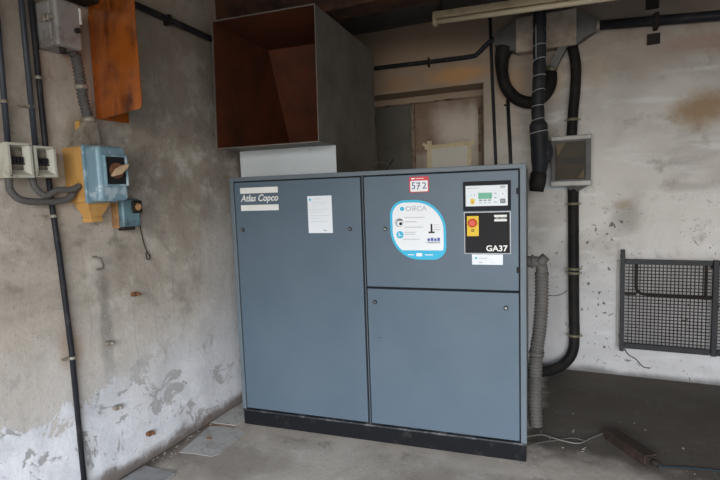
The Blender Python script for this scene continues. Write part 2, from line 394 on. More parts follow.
def text_into(mb, body, x0, x1, z0, z1, y, depth=.0008, shear=0.0, bold=0.0, m=0, keep=False):
    """lettering fitted into the rectangle, facing -y of the frame"""
    cu = bpy.data.curves.new('lettering', 'FONT'); cu.body = body; cu.size = 1; cu.extrude = 0.0; cu.shear = shear; cu.offset = bold
    cu.resolution_u = 3
    o = bpy.data.objects.new('lettering', cu); col.objects.link(o)
    bpy.context.view_layer.update()
    me = bpy.data.meshes.new_from_object(o.evaluated_get(bpy.context.evaluated_depsgraph_get()))
    bpy.data.objects.remove(o); bpy.data.curves.remove(cu)
    vs = [v.co for v in me.vertices]
    ax, bx_ = min(v.x for v in vs), max(v.x for v in vs); ay, by = min(v.y for v in vs), max(v.y for v in vs)
    base = len(mb.bm.verts); new = []
    for v in me.vertices:
        new.append(mb.bm.verts.new((x0+(v.co.x-ax)/(bx_-ax)*(x1-x0), y, z0+(v.co.y-ay)/(by-ay)*(z1-z0))))
    fs = []
    for p in me.polygons:
        try: fs.append(mb.bm.faces.new([new[i] for i in p.vertices]))
        except ValueError: pass
    r = bmesh.ops.extrude_face_region(mb.bm, geom=fs)
    bmesh.ops.translate(mb.bm, vec=(0, -depth, 0), verts=[g for g in r['geom'] if isinstance(g, bmesh.types.BMVert)])
    for v in new:
        for f in v.link_faces: f.material_index = m
    for g in r['geom']:
        if isinstance(g, bmesh.types.BMFace): g.material_index = m
    bpy.data.meshes.remove(me)
    return mb
def round_poly(x0, x1, z0, z1, y, radii, seg=10):
    """rectangle with its own radius at each corner: top-left, top-right, bottom-right, bottom-left"""
    tl, tr, br, bl = radii; P = []
    for cx, cz, r, a0 in ((x0+tl, z1-tl, tl, PI), (x1-tr, z1-tr, tr, PI/2), (x1-br, z0+br, br, 0), (x0+bl, z0+bl, bl, -PI/2)):
        for k in range(seg+1):
            a = a0-(PI/2)*k/seg; P.append((cx+r*math.cos(a), y, cz+r*math.sin(a)))
    return P
def disc(mb, cx, cz, y, r, depth, m=0, seg=20, r2=None):
    A = [(cx+r*math.cos(2*PI*k/seg), y, cz+r*math.sin(2*PI*k/seg)) for k in range(seg)]
    q = r if r2 is None else r2
    Bp = [(cx+q*math.cos(2*PI*k/seg), y-depth, cz+q*math.sin(2*PI*k/seg)) for k in range(seg)]
    return mb.loft(A, Bp, m)

# ------------------------------------------------------------------ the room
XR, YF, ZC = 5.6, -5.5, 2.88
struct(MB().box(-.3, XR+.3, YF-.3, .4, -.2, 0).build('floor', 'floor'))
struct(MB().box(-.3, XR+.3, YF-.3, .4, ZC, ZC+.2).build('ceiling', 'ceiling'))
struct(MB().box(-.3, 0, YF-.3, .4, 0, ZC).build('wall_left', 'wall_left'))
struct(MB().box(XR, XR+.3, YF-.3, .4, 0, ZC).build('wall_right', 'wall_far'))
WX0, WX1, WZ0, WZ1 = .40, 1.497, 1.15, 2.333
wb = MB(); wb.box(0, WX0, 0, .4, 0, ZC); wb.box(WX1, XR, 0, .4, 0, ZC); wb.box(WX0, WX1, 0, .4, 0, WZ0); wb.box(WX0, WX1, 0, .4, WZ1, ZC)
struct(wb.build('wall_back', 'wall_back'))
DX0, DX1, DZ = .8, 4.6, 2.50
SKY = 14.5
struct(MB().box(-6, 12, YF-12, YF-.301, -.2, -.001).build('ground_outside', 'yard'))
wf = MB(); wf.box(0, DX0, YF-.3, YF, 0, ZC); wf.box(DX1, XR, YF-.3, YF, 0, ZC); wf.box(DX0, DX1, YF-.3, YF, DZ, ZC)
struct(wf.build('wall_front', 'wall_far'))
# window in the back wall, blanked with sheets
win = thing('window_1', '', '', (.95, .12, WZ0)); del win['label']; del win['category']; win['kind'] = 'structure'
f = MB(); Y0, Y1 = .275, .32
f.box(WX0, WX1, .262, .30, 2.282, WZ1-.001, m=1); f.box(WX0, .425, Y0, Y1, WZ0, 2.282); f.box(.783, .818, Y0-.010, Y1, WZ0, 2.276, .004)
f.box(.425, 1.497, Y0, Y1, WZ0, 1.2); f.box(.425, 1.497, Y0-.012, Y0+.012, 2.270, 2.284, .002); f.box(1.400, 1.430, Y0-.010, Y1, 1.2, 2.270, .003); f.box(1.43, WX1, Y0+.01, Y1, 1.2, 2.270)
f.build('window_frame', ['frame', 'wall_back'], win)
MB().box(.425, .783, .29, .305, 1.2, 2.27).build('window_panel', 'pane2', win)
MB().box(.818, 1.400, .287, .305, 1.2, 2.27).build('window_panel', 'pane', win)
h = MB(); h.box(1.404, 1.420, .250, .268, 2.12, 2.18); h.build('hinge', 'rustbrown', win)
h = MB(); h.box(1.404, 1.420, .250, .268, 1.80, 1.86); h.build('hinge', 'rustbrown', win)
MB().box(WX0, WX1, .325, .39, WZ0, WZ1).build('window_backing', 'dark', win)
# ceiling beam
b = MB(); b.box(.001, XR-.001, -1.44, -1.255, 2.575, 2.59); b.box(.001, XR-.001, -1.44, -1.425, 2.59, ZC); b.box(.001, XR-.001, -1.27, -1.255, 2.59, ZC)
tag(b.build('ceiling_beam', 'rust_beam'), 'dark rusty steel beam under the ceiling, passing over the sheet metal duct', 'beam')

# ------------------------------------------------------------------ the compressor
T = .0909; O = Vector((.2497, -1.6956, 0))
FC = Matrix.Translation(O) @ Matrix.Rotation(T, 4, 'Z')
def fc(a, b, z): return FC @ Vector((a, b, z))
W_, D_, H_ = 1.742, 1.12, 1.60
cmpr = thing('air_compressor', 'large blue-grey air compressor cabinet with control panel, standing on a black plinth', 'compressor', fc(W_/2, D_/2, 0), T)
bd = MB(FC)
bd.box(-.016, W_, .02, D_, .105, H_, .004, m=0)
bd.box(.005, W_-.02, .012, .03, .11, H_-.02, m=1)
bd.box(-.016, .011, 0, .03, .105, H_, .003); bd.box(1.711, W_, 0, .03, .105, H_, .003); bd.box(.005, W_-.02, -.002, .03, 1.575, H_, .003)
bd.box(.8550, .8590, .008, .02, .105, 1.576)
bd.build('housing', ['cabframe', 'gap'], cmpr)
MB(FC).box(-.014, W_-.004, .006, D_, 0, .096, .003).build('plinth', 'plinth', cmpr)
MB(FC).box(-.016, W_-.002, -.006, .03, .096, .107, .003).build('sill', 'scuff', cmpr)
def door(x0, x1, z0, z1): return MB(FC).box(x0, x1, 0.0, .018, z0, z1, .004, 3).build('door', 'cab', cmpr)
def lock(x, z, par):
    l = MB(FC); disc(l, x, z, 0, .0125, .005, 0, 18, .0115); disc(l, x, z, -.005, .008, .003, 1, 14, .006); l.box(x-.0015, x+.0015, -.009, -.007, z-.005, z+.005, m=0)
    return l.build('lock', ['black', 'chrome'], par)
dl = door(.018, .846, .116, 1.568); dl['label'] = 'tall left door with white maker plate and paper sheet'
du = door(.868, 1.705, .939, 1.568); du['label'] = 'upper right door carrying stickers and control panel'
dd = door(.868, 1.705, .116, .927); dd['label'] = 'plain lower right door'
lock(.064, 1.273, dl); lock(.776, 1.273, dl); lock(.987, 1.271, du); lock(.913, .849, dd); lock(1.639, .846, dd)
for z in (1.46, 1.05):
    MB(FC).box(1.694, 1.711, -.006, .012, z-.016, z+.016, .002).build('hinge', 'bezel', cmpr)
# maker plate: two bars and lettering between
def maker(par, x0, x1, z0, z1, y, bars=.27, name='maker_plate'):
    h = z1-z0; p = MB(FC)
    p.box(x0, x1, y-.0015, y, z1-h*bars, z1); p.box(x0, x1, y-.0015, y, z0, z0+h*bars)
    text_into(p, 'Atlas Copco', x0, x1, z0+h*(bars+.06), z1-h*(bars+.055), y, .0015, shear=.28, bold=.018)
    return p.build(name, 'logo', par)
maker(dl, .060, .322, 1.392, 1.534, 0, .25)
sh = MB(FC); sh.box(.515, .669, -.0012, 0, 1.251, 1.470, m=0)
disc(sh, .532, 1.449, -.0012, .0075, .0005, 1, 14)
for z, a, c in ((1.452, .548, .600), (1.432, .545, .640), (1.420, .550, .560), (1.421, .602, .625), (1.410, .55, .57), (1.39, .53, .65), (1.375, .53, .62), (1.355, .53, .65), (1.34, .53, .60), (1.32, .53, .64)):
    sh.box(a, c, -.0016, -.0012, z-.0015, z+.0015, m=2)
sh.box(.612, .630, -.0016, -.0012, 1.262, 1.270, m=3)
s_ = sh.build('paper_sheet', ['paper', 'cyan', 'faint', 'greyink'], dl); s_['label'] = 'white paper sheet with faint blue print'
# number label 572
nl = MB(FC); nl.prism(round_poly(1.133, 1.242, 1.470, 1.556, 0, (.008,)*4, 4), (0, -.001, 0), 1)
nl.prism(round_poly(1.139, 1.236, 1.475, 1.534, -.001, (.005,)*4, 4), (0, -.0006, 0), 0)
nl.box(1.145, 1.165, -.0014, -.001, 1.542, 1.549, m=0); nl.box(1.170, 1.215, -.0014, -.001, 1.544, 1.547, m=0)
text_into(nl, '5', 1.147, 1.166, 1.488, 1.526, -.0016, .0006, m=2); text_into(nl, '7', 1.174, 1.195, 1.484, 1.524, -.0016, .0006, m=2); text_into(nl, '2', 1.206, 1.228, 1.490, 1.524, -.0016, .0006, m=2)
nl.box(1.176, 1.196, -.0022, -.0016, 1.5045, 1.5075, m=2)
n_ = nl.build('number_label', ['white', 'red', 'ink'], du); n_['label'] = 'red and white label with hand-written 572'
# service sticker
x0, x1, z0, z1 = 1.018, 1.330, 1.099, 1.430
ss = MB(FC)
ss.prism(round_poly(x0, x1, z0, z1, 0, (.085, .170, .075, .165), 14), (0, -.0010, 0), 1)
ip = round_poly(x0+.014, x1-.014, z0+.015, z1-.014, -.001, (.072, .156, .062, .150), 14)
ss.prism(ip, (0, -.0006, 0), 0)
zb = z0+.052                                             # cyan foot band, cut to the sticker's outline
band = [(p[0], -.0016, min(p[2], zb)) for p in ip]
clean = []
for p in band:
    if not clean or (Vector(p)-Vector(clean[-1])).length > 1e-5: clean.append(p)
low = [p for p in clean if p[2] < zb-1e-6]
xs = [p for p in ip if abs(p[2]-zb) < .012]
low = sorted(low, key=lambda p: -p[0])
left = max(0, 0)
low = [(max(p[0] for p in xs), -.0016, zb)]+low+[(min(p[0] for p in xs), -.0016, zb)]
ss.prism(low, (0, -.0004, 0), 1)
disc(ss, 1.089, 1.382, -.0016, .012, .0006, 1, 18)
text_into(ss, 'OЯCA', 1.108, 1.228, 1.369, 1.397, -.0016, .0006, m=2, bold=.01)
def bars(lst, m):
    for x, c, z, h in lst: ss.box(x, c, -.0022, -.0016, z-h, z+h, m=m)
bars([(1.10, 1.215, 1.334, .0018), (1.105, 1.17, 1.310, .0022), (1.100, 1.205, 1.280, .0020), (1.10, 1.165, 1.252, .0018), (1.10, 1.160, 1.241, .0018), (1.09, 1.185, 1.213, .0018), (1.262, 1.292, 1.293, .001), (1.262, 1.305, 1.279, .001), (1.21, 1.25, 1.155+.04, .001)], 2)
disc(ss, 1.071, 1.306, -.0016, .025, .0006, 2, 20); disc(ss, 1.076, 1.301, -.0022, .016, .0006, 0, 18); disc(ss, 1.079, 1.300, -.0028, .009, .0005, 4, 14); ss.box(1.062, 1.088, -.0028, -.0022, 1.318, 1.324, m=4)
disc(ss, 1.073, 1.238, -.0016, .021, .0006, 1, 20); ss.box(1.066, 1.070, -.0028, -.0022, 1.228, 1.250, m=0); ss.box(1.073, 1.083, -.0028, -.0022, 1.232, 1.236, m=0)
ss.box(1.246, 1.256, -.0022, -.0016, 1.254, 1.297, m=4); ss.box(1.234, 1.268, -.0022, -.0016, 1.246, 1.255, m=4); ss.box(1.256, 1.300, -.0022, -.0016, 1.264, 1.2655, m=4)
for k in range(4): ss.box(1.228+k*.018, 1.242+k*.018, -.0022, -.0016, 1.203, 1.217+.004*(k % 2), m=5)
ss.box(1.228, 1.298, -.0022, -.0016, 1.190, 1.200, m=2)
ss.box(1.116, 1.150, -.0026, -.002, 1.124, 1.129, m=0); ss.box(1.163, 1.196, -.0026, -.002, 1.118, 1.136, m=0); ss.box(1.212, 1.256, -.0026, -.002, 1.124, 1.129, m=0)
s_ = ss.build('service_sticker', ['white', 'cyan', 'greyink', 'greyink', 'black', 'navy'], du); s_['label'] = 'white rounded sticker with a bright blue border'
# control panel
cp = MB(FC).box(1.425, 1.667, -.012, 0, 1.363, 1.517, .004).build('control_panel', 'bezel', cmpr)
cp['label'] = 'charcoal-framed controller with a small green screen'
pw = MB(FC); pw.box(1.439, 1.652, -.0135, -.012, 1.388, 1.495, .0)
pw.build('keypad', 'panelwhite', cp)
MB(FC).prism(round_poly(1.504, 1.574, 1.425, 1.457, -.0135, (.004,)*4, 3), (0, -.001, 0)).build('screen', 'green', cp)
def key(x0, x1, z0, z1, y, m_):
    MB(FC).box(x0, x1, y, -.0135, z0, z1).build('key', m_, cp)
for k in range(3):
    key(1.508+k*.0225, 1.524+k*.0225, 1.415, 1.421, -.0150, 'greybtn'); key(1.510+k*.0225, 1.521+k*.0225, 1.402, 1.408, -.0150, 'greybtn2'); key(1.585, 1.597, 1.448-k*.022, 1.4555-k*.022, -.0150, 'greybtn2')
for a, b_, z_, z2_, m_ in ((1.467, 1.4705, 1.443, 1.448, 'greybtn2'), (1.482, 1.486, 1.443, 1.448, 'greybtn'), (1.444, 1.508, 1.4805, 1.4835, 'greybtn2'), (1.615, 1.640, 1.478, 1.491, 'greybtn2')):
    MB(FC).box(a, b_, -.0142, -.0135, z_, z2_).build('print', m_, cp)
st = MB(FC); st.prism(round_poly(1.464, 1.485, 1.398, 1.427, -.0135, (.007,)*4, 4), (0, -.002, 0), 0); disc(st, 1.4745, 1.408, -.0155, .005, .0006, 1, 14)
st.build('stop_button', ['yellow', 'ochre'], cp)
sb = MB(FC); sb.prism(round_poly(1.616, 1.640, 1.436, 1.462, -.0135, (.004,)*4, 3), (0, -.0018, 0), 0); sb.box(1.6265, 1.6295, -.0160, -.0153, 1.443, 1.455, m=1)
sb.build('start_button', ['white', 'greybtn'], cp)
gb = MB(FC); gb.prism(round_poly(1.614, 1.641, 1.400, 1.424, -.0135, (.006,)*4, 4), (0, -.0018, 0), 0); gb.box(1.6195, 1.6355, -.0160, -.0153, 1.4105, 1.4135, m=1)
gb.build('grey_key', ['greybtn', 'greybtn2'], cp)
fa = MB(FC).box(1.427, 1.666, -.004, 0, 1.134, 1.358, .001).build('switch_fascia', 'silver', cmpr)
fa['label'] = 'black fascia with silver edge, emergency stop and model lettering'
MB(FC).box(1.4315, 1.6615, -.005, -.004, 1.1385, 1.3535).build('fascia_panel', 'fascia', fa)
lt = MB(FC); text_into(lt, 'GA37', 1.541, 1.650, 1.148, 1.180, -.005, .0012, bold=.022); lt.build('model_lettering', 'logo', fa)
p = MB(FC); p.box(1.583, 1.647, -.0056, -.005, 1.306, 1.340, m=0); p.box(1.583, 1.647, -.0064, -.0056, 1.3175, 1.3285, m=1)
text_into(p, 'Atlas Copco', 1.587, 1.643, 1.3185, 1.3280, -.0064, .0005, shear=.28, bold=.015, m=0); p.build('small_maker_plate', ['logo', 'fascia'], fa)
es = MB(FC); es.box(1.443, 1.504, -.0085, -.005, 1.229, 1.336, .001, m=0); es.box(1.466, 1.480, -.009, -.0084, 1.253, 1.266, m=1); es.box(1.4695, 1.4765, -.0095, -.0089, 1.2565, 1.2625, m=0)
es.build('emergency_plate', ['yellow', 'black'], fa)
em = MB(FC); disc(em, 1.473, 1.300, -.0085, .012, .012, 0, 22); disc(em, 1.473, 1.300, -.0205, .0225, .010, 0, 24, .0225); disc(em, 1.473, 1.300, -.0305, .0225, .004, 0, 24, .016)
em.build('emergency_button', 'redbtn', fa)
sl = MB(FC); sl.box(1.466, 1.625, -.001, 0, 1.076, 1.131, m=0); disc(sl, 1.487, 1.111, -.001, .006, .0005, 1, 14)
sl.box(1.500, 1.545, -.0015, -.001, 1.109, 1.113, m=2); sl.box(1.500, 1.575, -.0015, -.001, 1.101, 1.1025, m=3); sl.box(1.502, 1.52, -.0015, -.001, 1.085, 1.090, m=2); sl.box(1.56, 1.585, -.0015, -.001, 1.086, 1.089, m=3)
s_ = sl.build('small_label', ['paper', 'cyan', 'greyink', 'faint'], du); s_['label'] = 'small white label under the control panel'
# scratch marks on the lower door
MB(FC).box(.925, .943, -.0004, .0, .640, .6425, rot=Matrix.Rotation(-.15, 4, 'Y')).build('scratch', 'black', dd)

# ------------------------------------------------------------------ sheet metal duct on top
A0, A1, HZ0, HZ1, B0, B1, BN = -.090, .605, 1.782, 2.548, .0, 1.10, .262
du_ = thing('exhaust_duct', 'big grey sheet metal duct with brown inside, standing on the compressor', 'duct', fc((A0+A1)/2, .65, H_), T)
t = .004
def hw(c):
    return Vector((c.x+max(0, (c.z-HZ0)/(HZ1-HZ0))*(.022+(c.x-A0)/(A1-A0)*-.012), c.y, c.z))
prof = lambda a: [(a, B0, HZ0), (a, B0, HZ1), (a, B1, HZ1), (a, B1, H_), (a, BN, H_), (a, BN, HZ0)]
o = MB(FC); o.prism(prof(A0), (t, 0, 0)); o.prism(prof(A1-t), (t, 0, 0))
o.box(A0+t, A1-t, B0, B1, HZ1-t, HZ1); o.box(A0+t, A1-t, B1-t, B1, H_, HZ1-t); o.box(A0+t, A1-t, B0, BN, HZ0, HZ0+t)
o.build('shell', 'galv', du_, warp=hw)
o = MB(FC); e = .002
prof2 = lambda a: [(a, B0+e, HZ0+t), (a, B0+e, HZ1-t), (a, B1-t, HZ1-t), (a, B1-t, H_+.01), (a, BN+t, H_+.01), (a, BN+t, HZ0+t)]
o.prism(prof2(A0+t), (e, 0, 0)); o.prism(prof2(A1-t-e), (e, 0, 0)); o.box(A0+t+e, A1-t-e, B0+e, B1-t, HZ1-t-e, HZ1-t)
o.box(A0+t+e, A1-t-e, B0+e, BN, HZ0+t, HZ0+t+e)
o.build('lining', 'ductin', du_, warp=hw)
# bent deflector sheet inside: down from the top, deeper towards the bottom
o = MB(FC); x0_, x1_ = A0+t+e, A1-t-e
o.prism([(x0_, .675, HZ1-t-e), (x0_, 1.03, HZ0+.01), (x0_, 1.035, HZ0+.01), (x0_, .681, HZ1-t-e)], (x1_-x0_, 0, 0))
o.build('deflector', 'ductin', du_, warp=hw)
MB(FC).box(A0, A1, BN-t, BN, H_, HZ0).build('neck_front', 'neck', du_)['label'] = 'white painted neck under the hood'
o = MB(FC); r_ = .006
o.box(A0-.001, A0+.002, B0-.004, B0+.001, HZ0, HZ1); o.box(A1-.002, A1+.001, B0-.004, B0+.001, HZ0, HZ1); o.box(A0, A1, B0-.004, B0+.001, HZ1-.002, HZ1+.001); o.box(A0, A1, B0-.004, B0+.001, HZ0-.001, HZ0+.002)
o.build('rim', 'rim', du_, warp=hw)

# things lying on the compressor behind the duct
w = MB().tube(smooth_path([(.84, -.83, 1.603), (.86, -.85, 1.66), (.90, -.86, 1.69), (.96, -.86, 1.68), (.985, -.84, 1.64), (.965, -.82, 1.603)], .01), .0035, 6)
tag(w.build('wire_and_crack', 'greycable'), 'thin curled grey wire lying on top of the compressor beside the duct', 'wire')
w = MB().tube(smooth_path([(.93, -.82, 1.604), (.98, -.85, 1.66), (1.02, -.86, 1.71)], .01), .004, 6)
tag(w.build('wire_stub', 'blackpipe'), 'short dark wire end sticking up from the compressor top', 'wire')

# ------------------------------------------------------------------ taped sheet on the window
ps = thing('taped_paper', 'old white paper fixed with yellowed tape on the blanked window', 'paper', (1.13, .285, 1.4))
MB().box(.955, 1.322, .2845, .2865, 1.40, 1.862).build('sheet', 'windowpaper', ps)
def strip(pts, wd, k):
    m_ = MB(); (xa, za), (xb, zb_) = pts; d = Vector((xb-xa, 0, zb_-za)); n = Vector((-d.z, 0, d.x)).normalized()*wd/2
    y_ = .283-k*.0012; A = Vector((xa, y_, za)); Bq = Vector((xb, y_, zb_))
    m_.prism([A+n, (A+Bq)/2+n*.8, Bq+n*1.2, Bq-n, (A+Bq)/2-n*1.2, A-n*1.15], (0, .001, 0)); return m_.build('tape', 'tape', ps)
strip([(.905, 1.868), (1.36, 1.882)], .034, 0); strip([(.952, 1.925), (.950, 1.40)], .042, 1); strip([(1.320, 1.885), (1.318, 1.40)], .032, 2); strip([(.89, 1.905), (.955, 1.86)], .026, 3)

# ------------------------------------------------------------------ back wall: cable trunking box, sleeves, pipes
tb = thing('trunking_box', 'sooty white cable trunking box with tapered outlets high on the back wall', 'electrical box', (1.98, 0, 2.49))
MB().box(1.765, 2.192, -.115, 0, 2.502, 2.76, .006).build('housing', 'boxwhite', tb)
c = MB(); c.loft([(2.192, -.11, 2.51), (2.192, -.005, 2.51), (2.192, -.005, 2.745), (2.192, -.11, 2.745)], [(2.328, -.085, 2.590), (2.328, -.015, 2.590), (2.328, -.015, 2.665), (2.328, -.085, 2.665)])
c.build('cone', 'cone', tb)
c = MB().tube([(2.322, -.05, 2.628), (2.346, -.05, 2.627)], .046, 18); c.build('collar', 'bracket', tb)
c = MB(); c.loft([(1.765, -.11, 2.51), (1.765, -.005, 2.51), (1.765, -.005, 2.745), (1.765, -.11, 2.745)], [(1.60, -.09, 2.590), (1.60, -.015, 2.590), (1.60, -.015, 2.665), (1.60, -.09, 2.665)])
c.build('cone', 'cone', tb)
c = MB(); c.loft([(2.07, -.105, 2.502), (2.13, -.105, 2.502), (2.13, -.03, 2.502), (2.07, -.03, 2.502)], [(1.998, -.105, 2.368), (2.052, -.105, 2.352), (2.052, -.055, 2.352), (1.998, -.055, 2.368)])
c.build('cone', 'cone', tb)
c = MB().tube([(2.026, -.08, 2.368), (2.014, -.08, 2.335)], .038, 16); c.build('collar', 'brass', tb)
lp = smooth_path([(1.675, -.06, 2.565), (1.655, -.07, 2.48), (1.660, -.08, 2.36), (1.692, -.08, 2.25), (1.77, -.085, 2.16), (1.88, -.09, 2.120), (1.960, -.09, 2.165), (2.000, -.09, 2.25), (2.012, -.08, 2.335)], .012)
n = len(lp); rr = [.066-.020*min(1, i/(n*.22)) if i < n*.7 else .046+.014*math.sin(PI*(i-n*.7)/(n*.3)) for i in range(n)]
tag(MB().tube(lp, rr, 16).build('cable_sleeve', 'sleeve'), 'thick black sleeve hanging in a U loop under the trunking box', 'cable sleeve')
p = thing('cable_pipe', 'thin dark pipe running left along the back wall above the window', 'pipe', (.9, -.02, 2.56))
MB().tube(smooth_path([(.02, -.02, 2.578), (.7, -.02, 2.560), (1.36, -.02, 2.546), (1.455, -.02, 2.562), (1.53, -.025, 2.62), (1.60, -.03, 2.66)], .03), .018, 12).build('pipe', 'blackpipe', p)
MB().box(1.044, 1.056, -.042, 0, 2.51, 2.585, .002).build('clamp', 'dark', p)
tag(MB().tube([(1.556, -.014, ZC), (1.566, -.014, 2.5), (1.592, -.014, 1.70), (1.602, -.014, 1.30)], .012, 10).build('wall_pipe', 'blackpipe'), 'thin black vertical pipe nearest the window edge, going down behind the compressor', 'pipe', None)
v = MB().tube([(1.690, -.014, 2.175), (1.710, -.014, 1.70), (1.718, -.014, 1.3)], .014, 10); v.box(1.660, 1.690, -.02, 0, 2.125, 2.14)
tag(v.build('wall_pipe', 'blackpipe'), 'short black vertical pipe rising from behind the compressor to the sleeve loop', 'pipe')
p = thing('cable_pipe', 'black pipe running right from the trunking box along the back wall', 'pipe', (3.5, -.04, 2.5))
MB().tube([(2.340, -.045, 2.630), (3.1, -.045, 2.572), (XR-.01, -.045, 2.40)], .034, 16).build('pipe', 'blackpipe', p)
MB().box(2.688, 2.716, -.088, 0, 2.545, 2.650, .003).build('clamp', 'dark', p)
tag(MB().box(2.640, 2.722, -.012, 0, 2.695, 2.777, .002).build('anchor_plate', 'dark'), 'small dark square plate on the back wall above the black pipe', 'plate')
tag(MB().box(2.652, 2.734, -.012, 0, 2.452, 2.528, .002).build('anchor_plate', 'dark'), 'small dark square plate on the back wall below the black pipe', 'plate')
p = thing('cable_sleeve', 'thick black sleeve running down from the trunking box to the glazed box', 'cable sleeve', (2.17, -.06, 1.849))
MB().tube(smooth_path([(2.165, -.060, 2.500), (2.188, -.062, 2.36), (2.186, -.062, 2.2), (2.172, -.06, 2.03), (2.162, -.06, 1.843)], .03), .037, 16).build('sleeve', 'sleeve', p)
def clampband(par, x, z, r, y=-.06, mk='brass'):
    m_ = MB(); m_.tube([(x, y, z-.010), (x, y, z+.010)], r, 18); m_.box(x-r-.016, x-r+.008, y-.008, y+.008, z-.006, z+.006); m_.box(x+r-.008, x+r+.016, y-.008, y+.008, z-.006, z+.006); m_.box(x-.012, x+.012, y, 0, z-.008, z+.008)
    return m_.build('clamp', mk, par)
clampband(p, 2.168, 1.968, .041)
# glazed box
gx = thing('glazed_box', 'square glass-fronted metal box with silver rails on the back wall', 'electrical box', (2.16, 0, 1.465))
X0, X1, Z0, Z1 = 2.022, 2.296, 1.475, 1.842
c = MB(); c.box(X0, X1, -.012, -.001, Z0, Z1, m=1); c.box(X0, X0+.012, -.115, -.012, Z0, Z1); c.box(X1-.012, X1, -.115, -.012, Z0, Z1); c.box(X0+.012, X1-.012, -.115, -.012, Z1-.012, Z1); c.box(X0+.012, X1-.012, -.115, -.012, Z0, Z0+.012)
c.build('case', ['cone', 'boxin'], gx)
MB().box(X0-.004, X1+.006, -.135, -.113, Z1-.030, Z1+.004, .006).build('rail', 'alu', gx); MB().box(X0-.004, X1+.006, -.135, -.113, Z0-.004, Z0+.036, .006).build('rail', 'alu', gx)
c = MB(); c.box(X0, X0+.030, -.128, -.113, Z0+.036, Z1-.030, .002); c.box(X1-.036, X1, -.128, -.113, Z0+.036, Z1-.030, .002); c.box(X0+.030, X1-.036, -.124, -.113, Z1-.042, Z1-.030); c.box(X0+.030, X1-.036, -.124, -.113, Z0+.036, Z0+.046); c.build('door_frame', 'frameg', gx)
MB().box(X0+.030, X1-.036, -.121, -.118, Z0+.046, Z1-.042).build('glass', 'glass', gx)
c = MB(); c.box(X0+.07, X1-.014, -.10, -.012, 1.645, 1.682); 
for k in range(4): c.box(X0+.10+k*.035, X0+.125+k*.035, -.108, -.012, 1.638, 1.690)
c.build('terminal_strip', 'bezel', gx)
c = MB(); c.prism([(X0+.034, -.114, Z1-.045), (X0+.100, -.114, Z1-.045), (X0+.040, -.114, Z1-.150)], (0, .002, 0)); c.build('paper_scrap', 'tape', gx); c = MB(); c.prism([(X1-.045, -.114, Z0+.055), (X1-.090, -.114, Z0+.055), (X1-.045, -.114, Z0+.12)], (0, .002, 0)); c.build('paper_scrap', 'tape', gx)
c = MB().tube(smooth_path([(X0, -.09, 1.795), (X0-.022, -.09, 1.80), (X0-.034, -.09, 1.76), (X0-.032, -.09, 1.68), (X0-.034, -.09, 1.63)], .01), .009, 8); c.build('handle', 'sleeve', gx)
c = MB(); c.loft([(X0+.10, -.11, Z0), (X1-.01, -.11, Z0), (X1-.01, -.002, Z0), (X0+.10, -.002, Z0)], [(X0+.14, -.09, Z0-.045), (X0+.19, -.09, Z0-.045), (X0+.19, -.01, Z0-.045), (X0+.14, -.01, Z0-.045)]); c.build('cone', 'cone', gx)
tag(MB().box(1.955, 2.27, -.0008, 0, 1.445, 1.62).build('backing_board', 'neck'), 'pale patch of board behind the lower left of the glazed box', 'board')
# pipe to floor
p = thing('downpipe', 'thick black pipe descending from the glazed box and bending along the floor', 'pipe', (2.18, -.06, 0))
MB().tube(smooth_path([(2.175, -.06, 1.474), (2.180, -.06, 1.0), (2.186, -.06, .50), (2.190, -.065, .30), (2.178, -.085, .175), (2.125, -.125, .095), (2.03, -.20, .052), (1.86, -.31, .046), (1.72, -.40, .046)], .03), .039, 18).build('pipe', 'sleeve', p)
clampband(p, 2.176, 1.335, .043); clampband(p, 2.182, .832, .043); clampband(p, 2.182, .800, .043); clampband(p, 2.189, .305, .043, -.064)

# ------------------------------------------------------------------ wrapped bundle hanging from the ceiling
hb = thing('hanging_cable_bundle', 'black wrapped cable bundle hanging beside the right end of the compressor', 'cable bundle', (1.96, -.35, 1.5))
P = smooth_path([(1.955, -.35, ZC), (1.957, -.35, 2.6), (1.955, -.35, 2.3), (1.945, -.35, 2.05), (1.948, -.35, 1.92), (1.955, -.35, 1.80), (1.960, -.35, 1.70), (1.955, -.35, 1.57)], .012)
R = []
for q in P:
    z = q.z; r = .045 if z > 1.95 else .045+.018*min(1, (1.95-z)/.03)
    k = (z-1.95)/.105
    if z > 1.93: r *= 1-.10*math.exp(-((k-round(k))/.13)**2)
    if z < 1.68: r = .063-.016*(1.68-z)/.11
    R.append(r)
MB().tube(P, R, 18).build('wrapping', 'wrap', hb)
bl = smooth_path([(1.975, -.345, 1.82), (2.000, -.345, 1.76), (1.995, -.345, 1.68), (1.97, -.345, 1.62)], .012)
MB().tube(bl, [.02+.026*math.sin(PI*i/(len(bl)-1)) for i in range(len(bl))], 14).build('side_bulge', 'wrap', hb)
c = MB(); c.tube([(1.955, -.35, 1.59), (1.950, -.35, 1.565), (1.942, -.35, 1.50), (1.936, -.35, 1.440)], [.045, .060, .060, .050], 9)
c.build('open_end', 'sleeve', hb)
tz = [2.47, 2.37, 2.26, 2.155, 2.05, 1.95]
for i, z in enumerate(tz):
    q = min(P, key=lambda v: abs(v.z-z)); r = .043 if z > 1.96 else .048
    ring = [(q.x+r*1.02*math.cos(a), q.y+r*1.02*math.sin(a), z+.012*math.cos(a+.6)*(1 if i % 2 else .4)) for a in [2*PI*k/18 for k in range(19)]]
    MB().tube(ring, .003, 6).build('tie_cord', 'tie', hb)
q = [(1.951+.0635*math.cos(a), -.35+.0635*math.sin(a), 1.865+.010*math.cos(a)) for a in [2*PI*k/18 for k in range(19)]]
MB().tube([(x, y, z) for x, y, z in q], .003, 6).build('tie_cord', 'tie', hb)
